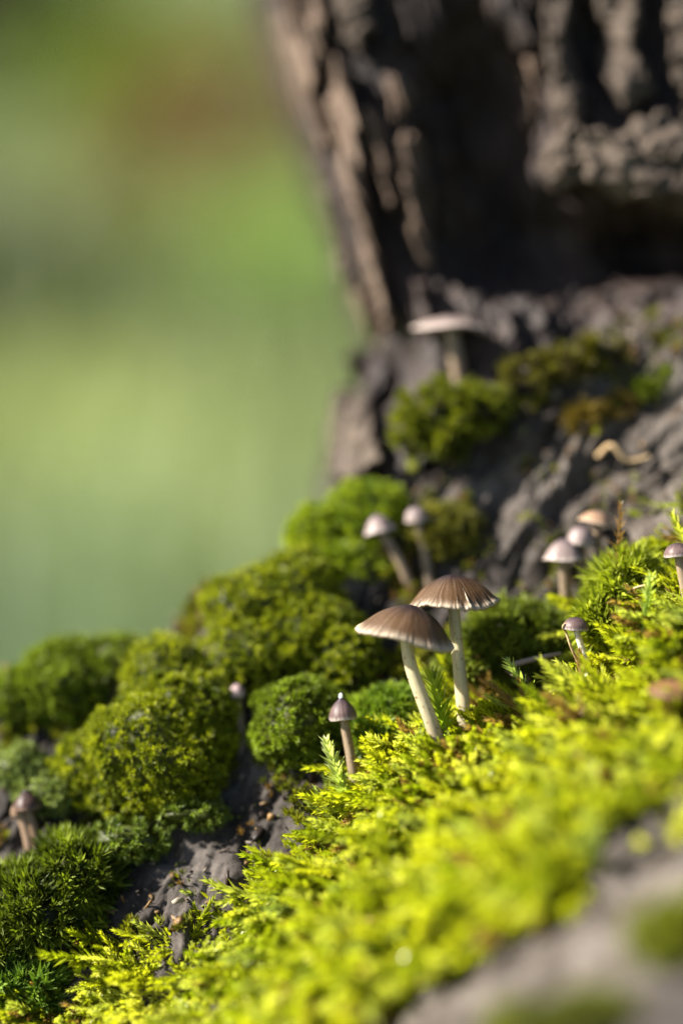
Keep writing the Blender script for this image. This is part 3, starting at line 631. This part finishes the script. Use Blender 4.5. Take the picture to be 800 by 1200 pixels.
def mushroom(label, base, top, bend, r_cap, h_cap, roll, nod, seed, stem_r=(0.0010, 0.0008), shape='bell', cols=None, stem_cols=None, wavy=1.0, NT=340, group='small brown mushrooms on the root', nub=None, snap=False):
    """base, top: (px, py, mm) of the stem ends; r_cap, h_cap in photo pixels; roll clockwise, nod towards the lens (deg)"""
    r = np.random.default_rng(seed)
    if snap:
        q = drop(*base); dd = (q[1]-FOCUS)*1000; top = (top[0], top[1], dd-0.5); base = (base[0], base[1], dd)
    pb, pt = P(*base), P(*top)
    k = PX*(1+top[2]*1e-3/FOCUS); R, H = r_cap*k, h_cap*k
    e = empty('mushroom', world(pb)); tag(e, label, 'mushroom', group)
    ro, no = math.radians(roll), math.radians(nod)
    ax = unit(np.array([math.sin(ro), -math.sin(no), math.cos(ro)*math.cos(no)]))
    c1 = pb+np.array([bend[0]*PX, 0, bend[1]*PX]); dist = np.linalg.norm(pt-pb)
    down = unit(pb-P(pb[0]*0, 0, 0)) if False else np.array([0, 0, -1.0])
    pts = bez([pb+down*0.0065, c1, pt-ax*dist*0.30, pt+ax*H*0.55]); m = len(pts); NS = 18
    V, C = [], []
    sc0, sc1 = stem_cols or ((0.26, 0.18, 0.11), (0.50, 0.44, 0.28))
    for i, p in enumerate(pts):
        t, s, nn = frame_of(pts[min(i+1, m-1)]-pts[max(i-1, 0)], np.array([0.05, 1.0, 0.1])); f = i/(m-1)
        rr = stem_r[0]+(stem_r[1]-stem_r[0])*min(1, f*1.3)+0.35*stem_r[0]*math.exp(-f*14)
        a = np.linspace(0, 2*math.pi, NS, endpoint=False)
        V.append(p+rr*(1+0.04*np.sin(a*3+f*5+seed))[:, None]*(np.cos(a)[:, None]*s+np.sin(a)[:, None]*nn))
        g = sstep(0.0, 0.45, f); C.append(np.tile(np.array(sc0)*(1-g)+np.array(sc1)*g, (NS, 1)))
    C = np.concatenate(C); C = C*(1+0.05*r.normal(size=(len(C), 1))+0.10*np.tile(r.normal(size=(NS, 1)), (m, 1)))
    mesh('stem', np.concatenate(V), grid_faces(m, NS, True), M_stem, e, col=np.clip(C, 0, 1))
    # cap: outside, rolled margin, inside
    th = np.linspace(0, 2*math.pi, NT, endpoint=False); no_ = 34
    s = np.linspace(0.004, 1, no_)
    if shape == 'bell': prof_r, prof_z = s, H*(1-s**2.35)*(1-0.06*s)+0.05*H*np.exp(-(s/0.25)**2)
    elif shape == 'flat': prof_r, prof_z = s, H*(1-s**2.4)*0.9+0.12*H*np.exp(-(s/0.25)**2)
    elif shape == 'cone': prof_r, prof_z = np.sin(s*1.5)**1.15, H*(1-s**1.5)+0.10*H*np.exp(-(s/0.15)**2)
    else:                                                   # deep round button
        ph = s*1.62; prof_r, prof_z = np.sin(ph)/math.sin(1.62 if 1.62 < 1.57 else math.pi/2), H*np.cos(ph)*1.0
    nst = max(20, int(54*min(1, R/0.0065)))
    wph = r.uniform(0, 6.28, 6)
    S2, T2 = np.meshgrid(s, th, indexing='ij')
    rib = np.cos(T2*nst+0.5*np.sin(T2*3+wph[0])+3.0*fbm(np.stack([np.cos(T2)*2.5, np.sin(T2)*2.5, S2*0.4+seed], -1), 3))
    wob = 0.035*np.sin(T2*2+wph[1])+0.025*np.sin(T2*3+wph[2])+0.02*np.sin(T2*5+wph[3])
    fine = noise(np.stack([np.cos(T2)*9, np.sin(T2)*9, 0*S2+seed], -1))+0.9*noise(np.stack([np.cos(T2)*32, np.sin(T2)*32, 0*S2+seed], -1))
    edge = sstep(0.80, 1.0, S2)
    rad = R*prof_r[:, None]*(1+wob*wavy*S2+0.045*wavy*fine*edge)
    z = prof_z[:, None]+R*(0.0028*rib*sstep(0.25, 0.8, S2)*(1-0.2*edge)+0.05*wavy*np.sin(T2*3+wph[4])*S2**3+0.035*wavy*fine*edge+0.02*noise(np.stack([np.cos(T2)*S2*3, np.sin(T2)*S2*3, 0*S2+seed+5], -1)))
    if shape != 'button': z = z+R*0.035*sstep(0.9, 1.0, S2)*wavy
    s_in = np.linspace(1.0, 0.10, 14); thick = 0.055*R
    Si, Ti = np.meshgrid(s_in, th, indexing='ij')
    rin = rad[-1][None]*Si*0.992; 
    zin = np.stack([np.interp(q, s, prof_z) for q in s_in])[:, None]+(z[-1]-prof_z[-1])[None]*Si**3-thick*(1.6-0.6*Si)
    allr = np.concatenate([rad, rin]); allz = np.concatenate([z, zin]); allT = np.concatenate([T2, Ti])
    t_, s_, n_ = frame_of(ax, np.array([0, 1.0, 0.05]))
    cc = pt[None, None]+allr[..., None]*(np.cos(allT)[..., None]*s_+np.sin(allT)[..., None]*n_)+allz[..., None]*ax
    cen, midc, rim, gill = cols or ((0.018, 0.011, 0.014), (0.100, 0.053, 0.022), (0.46, 0.37, 0.26), (0.40, 0.33, 0.24))
    cen, midc, rim, gill = map(np.array, (cen, midc, rim, gill))
    g1 = sstep(0.10, 0.72, S2+0.10*noise(np.stack([np.cos(T2)*4, np.sin(T2)*4, S2*2+seed], -1)))[..., None]
    g2 = sstep(0.84, 1.02, S2+0.010*rib+0.06*fine)[..., None]
    col = cen*(1-g1)+midc*g1; col = col*(1-0.9*g2)+rim*0.9*g2
    streak = (rib*0.5+0.5)*sstep(0.25, 0.7, S2)
    fib = noise(np.stack([np.cos(T2)*16, np.sin(T2)*16, S2*1.2+seed], -1))+0.6*noise(np.stack([np.cos(T2)*36, np.sin(T2)*36, S2*2.0+seed], -1))
    col = col*(1-0.13*(1-streak)*sstep(0.3, 0.6, S2))[..., None]*(1+0.5*fib)[..., None]+0.05*np.clip(fib, 0, 1)[..., None]
    col = np.concatenate([col, np.broadcast_to(gill, Si.shape+(3,))]).reshape(-1, 3)
    mesh('cap', cc.reshape(-1, 3), grid_faces(no_+14, NT, True), M_cap, e, col=np.clip(col, 0.01, 0.95))
    # gills: thin blades hanging inside the cap
    ng = max(14, nst); gv, gf = [], []
    for j in range(ng):
        a = 2*math.pi*j/ng; dirv = math.cos(a)*s_+math.sin(a)*n_; jt = int(a/(2*math.pi)*NT) % NT
        b0 = len(gv)
        for q, si in enumerate(np.linspace(0.14, 0.95, 8)):
            zi = np.interp(si, s, prof_z)+(z[-1, jt]-prof_z[-1])*si**3-thick; rr = rad[-1, jt]*si*0.99
            dpt = 0.26*H*math.sin(math.pi*min(1, 0.1+si*0.9))**0.7*(0.9 if j % 2 else 0.6)
            gv += [pt+rr*dirv+(zi+thick*0.3)*ax, pt+rr*dirv+(zi-dpt)*ax]
            if q: gf.append((b0+2*q-2, b0+2*q-1, b0+2*q+1, b0+2*q))
    mesh('gills', np.array(gv), np.array(gf), M_stem, e, col=np.tile(np.clip(gill*1.05, 0, 1), (len(gv), 1)))
    if nub:  # small pale knob modelling the whitish tip of the cap
        c = pt+ax*H*1.08; u = np.linspace(0, 2*math.pi, 10, endpoint=False); w = np.linspace(0.05, math.pi-0.05, 8)
        Wm, Um = np.meshgrid(w, u, indexing='ij'); rr = nub*PX
        v = c+rr*np.stack([0.7*np.sin(Wm)*np.cos(Um), 0.7*np.sin(Wm)*np.sin(Um), 1.3*np.cos(Wm)], -1)
        mesh('whitish_tip', v.reshape(-1, 3), grid_faces(8, 10, True), M_stem, e, col=np.tile((0.8, 0.82, 0.85), (v.size//3, 1)))
    return e
mushroom('large brown bell capped mushroom with curved cream stem', (521, 864, -3), (475, 748, -3), (-14, 42), 56, 38, 12, 4, 1, (0.00120, 0.00104), wavy=1.0)
mushroom('tall brown mushroom with straight stem and pale ragged cap rim', (548, 868, 4.5), (531, 712, 4.5), (-2, 40), 58, 37, -3, -1, 2, (0.00128, 0.00098), wavy=1.35)
SM = ((0.05, 0.032, 0.04), (0.15, 0.095, 0.085), (0.45, 0.38, 0.33), (0.4, 0.34, 0.28))
PALE = ((0.10, 0.075, 0.08), (0.28, 0.21, 0.19), (0.46, 0.38, 0.33), (0.4, 0.34, 0.28))
DK = ((0.025, 0.014, 0.014), (0.075, 0.04, 0.03), (0.20, 0.12, 0.08), (0.2, 0.14, 0.1))
TAN = ((0.18, 0.13, 0.085), (0.28, 0.21, 0.14))
mushroom('small purplish brown mushroom with whitish tip on its cap, before the round cushion', (418, 902, 5), (402, 842, 5), (-4, 20), 17, 24, -6, 4, 3, (0.0009, 0.00075), 'cone', SM, TAN, 0.6, 72, nub=3.4)
mushroom('tiny mushroom with thin pale stem standing on the mossy crest', (695, 778, 1), (674, 737, 1), (-4, 10), 15.5, 14, 4, 2, 4, (0.00062, 0.00052), 'button', SM, ((0.4, 0.33, 0.25), (0.6, 0.55, 0.45)), 0.5, 72)
mushroom('blurred pale brown mushroom standing tallest of three beneath the root face', (664, 722, 20), (660, 656, 20), (0, 20), 24, 24, 0, 3, 5, (0.00105, 0.0009), 'bell', PALE, TAN, 0.7, 60, snap=True)
mushroom('blurred small mushroom half hidden behind the tallest of three', (684, 690, 25), (680, 637, 25), (0, 15), 17, 21, 6, 3, 6, (0.0009, 0.0008), 'button', PALE, TAN, 0.7, 60, snap=True)
mushroom('blurred flat tan mushroom in front of the steep root face', (704, 650, 26), (698, 612, 26), (0, 10), 22, 13, 10, 5, 7, (0.0008, 0.0007), 'bell', ((0.2, 0.12, 0.09), (0.42, 0.26, 0.16), (0.6, 0.45, 0.32), (0.5, 0.4, 0.3)), TAN, 0.8, 60, snap=True)
mushroom('small striped brown mushroom in moss above the dark capped one', (806, 690, 1), (794, 651, 1), (-3, 12), 17, 15, -3, 2, 8, (0.0008, 0.0007), 'button', SM, TAN, 0.7, 60)
mushroom('dark purple brown mushroom leaning in moss beside a plump moss bud', (800, 745, 8), (779, 697, 8), (-4, 14), 20, 26, -5, 3, 9, (0.0011, 0.0009), 'button', ((0.03, 0.02, 0.028), (0.09, 0.055, 0.06), (0.28, 0.2, 0.17), (0.3, 0.25, 0.2)), None, 0.5, 60)
mushroom('blurred pale mushroom with slanting stem before the bright trunk tuft', (484, 662, 26), (445, 623, 26), (-12, 18), 19, 20, -14, 2, 10, (0.0009, 0.0008), 'bell', PALE, TAN, 0.7, 60, snap=True)
mushroom('blurred smaller mushroom leaning beside the slanting pale one', (504, 648, 27), (488, 610, 27), (-6, 14), 14, 17, -8, 2, 11, (0.0009, 0.0008), 'button', PALE, TAN, 0.7, 60, snap=True)
mushroom('flat capped pale mushroom growing against the dark trunk', (541, 452, 30), (529, 388, 30), (-2, 22), 47, 17, 2, -2, 12, (0.00125, 0.0012), 'flat', ((0.12, 0.085, 0.08), (0.30, 0.23, 0.20), (0.55, 0.46, 0.40), (0.34, 0.26, 0.22)), TAN, 0.8, 90, snap=True)
mushroom('dark brown mushroom leaning left above the starry moss clump', (52, 990, 13), (33, 948, 13), (-6, 14), 17, 22, -8, 2, 13, (0.0010, 0.0009), 'cone', DK, ((0.1, 0.06, 0.04), (0.2, 0.13, 0.08)), 0.6, 60, snap=True)
mushroom('dull brown mushroom with pale stem tucked against the dark leaning one', (40, 985, 15), (24, 952, 15), (-4, 12), 11, 12, -16, 2, 14, (0.0010, 0.0009), 'button', ((0.15, 0.09, 0.06), (0.2, 0.13, 0.08), (0.3, 0.2, 0.13), (0.2, 0.14, 0.1)), ((0.2, 0.14, 0.1), (0.32, 0.22, 0.15)), 0.6, 48, snap=True)
mushroom('tiny brown button mushroom at the lower end of the bright moss', (42, 1166, 2), (35, 1146, 2), (-2, 5), 12, 12, 0, 4, 15, (0.0007, 0.0006), 'button', DK, None, 0.4, 48)
mushroom('tiny blurred pinkish bud in the gap between moss cushions', (284, 842, 17), (278, 815, 17), (-2, 8), 10, 14, -5, 2, 16, (0.0009, 0.0008), 'button', ((0.3, 0.2, 0.2), (0.4, 0.28, 0.26), (0.5, 0.38, 0.33), (0.3, 0.25, 0.2)), TAN, 0.4, 40, snap=True)

# ------------------------------------------------------------------ litter
def crumbs(n, seed=5):
    r = np.random.default_rng(seed); x = r.uniform(-0.06, 0.075, n*4); y = r.uniform(0.408, 0.462, n*4)
    p = surf(x, y); k = carpet_mask(p) < 0.6; p = p[k][:n]; n = len(p); nr = normals(p[:, 0], p[:, 1])
    cube = np.array([[a, b, c] for a in (-1, 1) for b in (-1, 1) for c in (-1, 1)], float)
    cf = np.array([[0, 1, 3, 2], [4, 6, 7, 5], [0, 4, 5, 1], [2, 3, 7, 6], [0, 2, 6, 4], [1, 5, 7, 3]])
    d = unit(r.normal(size=(n, 3))); R = basis(d, nr)
    sz = np.stack([r.uniform(0.4, 1.8, n), r.uniform(0.15, 0.5, n), r.uniform(0.08, 0.3, n)], -1)*0.8e-3*(0.4+r.random((n, 1))**2)
    v = (cube[None]*(1+0.35*r.normal(size=(n, 8, 3))))*sz[:, None]
    v = np.einsum('nij,nvj->nvi', R, v)+(p+nr*0.0003)[:, None]
    pal = np.array([[0.05, 0.03, 0.02], [0.13, 0.075, 0.03], [0.22, 0.13, 0.05], [0.20, 0.16, 0.12], [0.03, 0.02, 0.015], [0.16, 0.17, 0.04]])
    c = pal[r.integers(0, len(pal), n)]*r.uniform(0.6, 1.3, (n, 1))
    o = mesh('litter_crumbs', v.reshape(-1, 3), (cf[None]+8*np.arange(n)[:, None, None]).reshape(-1, 4), M_cushion, col=np.repeat(c, 8, 0), smooth=False, origin=world(p.mean(0)))
    tag(o, 'brown crumbs and dry bits strewn over the bare root', 'litter', kind='stuff')
crumbs(1500)
def flake(name, label, pts, dl, thick, mat, cat, seed=0, tilt=6.0, group=None):
    """a thin solid scrap: outline in photo pixels, lying at dl mm with its far side tilt mm deeper"""
    q = np.array(pts, float); n = len(q); c = q.mean(0); r = np.random.default_rng(seed)
    dd = dl+(c[1]-q[:, 1])/max(1, np.ptp(q[:, 1]))*tilt
    a = P(q[:, 0], q[:, 1], dd); mid = a.mean(0)+np.array([0, -0.0004, 0.0006])
    nrm = unit(np.cross(a[1]-a[0], a[2]-a[0])); 
    if nrm[1] > 0: nrm = -nrm
    top = np.vstack([a, mid]); bot = top-nrm*thick
    i = np.arange(n); j = (i+1) % n; m = n+1
    F3 = np.concatenate([np.stack([i, j, 0*i+n], -1), np.stack([m+j, m+i, 0*i+m+n], -1)]); F4 = np.stack([i, i+m, j+m, j], -1)
    return tag(mesh(name, np.vstack([top, bot]), [F3, F4], mat, origin=world(mid)), label, cat, group)
M_dark = barky('charred_chip', [(0.0, (0.012, 0.008, 0.006)), (1.0, (0.05, 0.03, 0.02))], 200, (1, 1, 1), 0.5, 0.4, 900, 0.5)
M_straw = barky('dry_straw', [(0.0, (0.25, 0.15, 0.06)), (1.0, (0.5, 0.36, 0.2))], 200, (1, 1, 1), 0.6, 0.4, 900)
M_pale = barky('pale_scale', [(0.0, (0.15, 0.11, 0.07)), (1.0, (0.28, 0.23, 0.17))], 300, (1, 1, 1), 0.5, 0.3, 900)
M_leafb = barky('dead_leaf', [(0.0, (0.04, 0.018, 0.008)), (0.5, (0.10, 0.045, 0.018)), (1.0, (0.18, 0.09, 0.04))], 150, (1, 1, 1), 0.6, 0.4, 700)
M_wood = barky('pinkish_wood', [(0.0, (0.10, 0.07, 0.055)), (1.0, (0.30, 0.23, 0.19))], 200, (1, 1, 1), 0.7, 0.4, 700)
flake('bark_chip', 'dark bark chip lying on moss right of the tall stem', [(591,785),(598,778),(612,786),(622,795),(618,800),(604,794)], 3, 0.0004, M_dark, 'bark chip', 1)
flake('seed_scale', 'tiny pale scale lying on the moss edge by bare bark', [(201,1056),(207,1052),(215,1052),(217,1055),(210,1057),(203,1059)], -1, 0.0002, M_pale, 'seed scale', 3, 2)
flake('dead_leaf', 'blurred curled brown leaf lying in the bright moss', [(758,806),(772,798),(792,793),(830,790),(848,804),(820,813),(788,818),(766,814)], (drop(790, 815, -14)[1]-FOCUS)*1000-4, 0.0005, M_leafb, 'leaf', 4, 10)
def thread(name, label, pts, r, mat, cat):
    q = np.array([P(*p) for p in pts]); t = np.linspace(0, len(q)-1, len(q)*6)
    i = np.minimum(t.astype(int), len(q)-2); f = (t-i)[:, None]
    pm, p2 = q[np.maximum(i-1, 0)], q[np.minimum(i+2, len(q)-1)]
    c = 0.5*((2*q[i])+(q[i+1]-pm)*f+(2*pm-5*q[i]+4*q[i+1]-p2)*f**2+(3*q[i]-pm-3*q[i+1]+p2)*f**3)
    v, fc = stem_tube(c, r, r*0.6, 6)
    return tag(mesh(name, v, fc, mat, origin=world(c[0])), label, cat)
thread('root_thread', 'fine curled thread hanging from the rim of the tiny mushroom', [(676,775,2),(668,757,1),(663,742,1),(659,735,0),(662,731,0),(670,733,0)], 0.00022, M_straw, 'thread')
thread('dry_stalk', 'curved tan stalk lying on the steep root face', [(700,535,28),(716,522,26),(735,540,26),(760,535,26)], 0.0005, M_straw, 'stalk')
thread('dry_stalk', 'reddish brown fibre arching beside the green tuft', [(728,735,5),(726,705,4),(742,690,3),(756,686,2)], 0.0003, M_straw, 'stalk')
thread('wood_splinter', 'pinkish wood splinter behind the dark bark chip', [(596,781,6),(615,775,5),(640,769,5),(656,766,6)], 0.0006, M_wood, 'splinter')
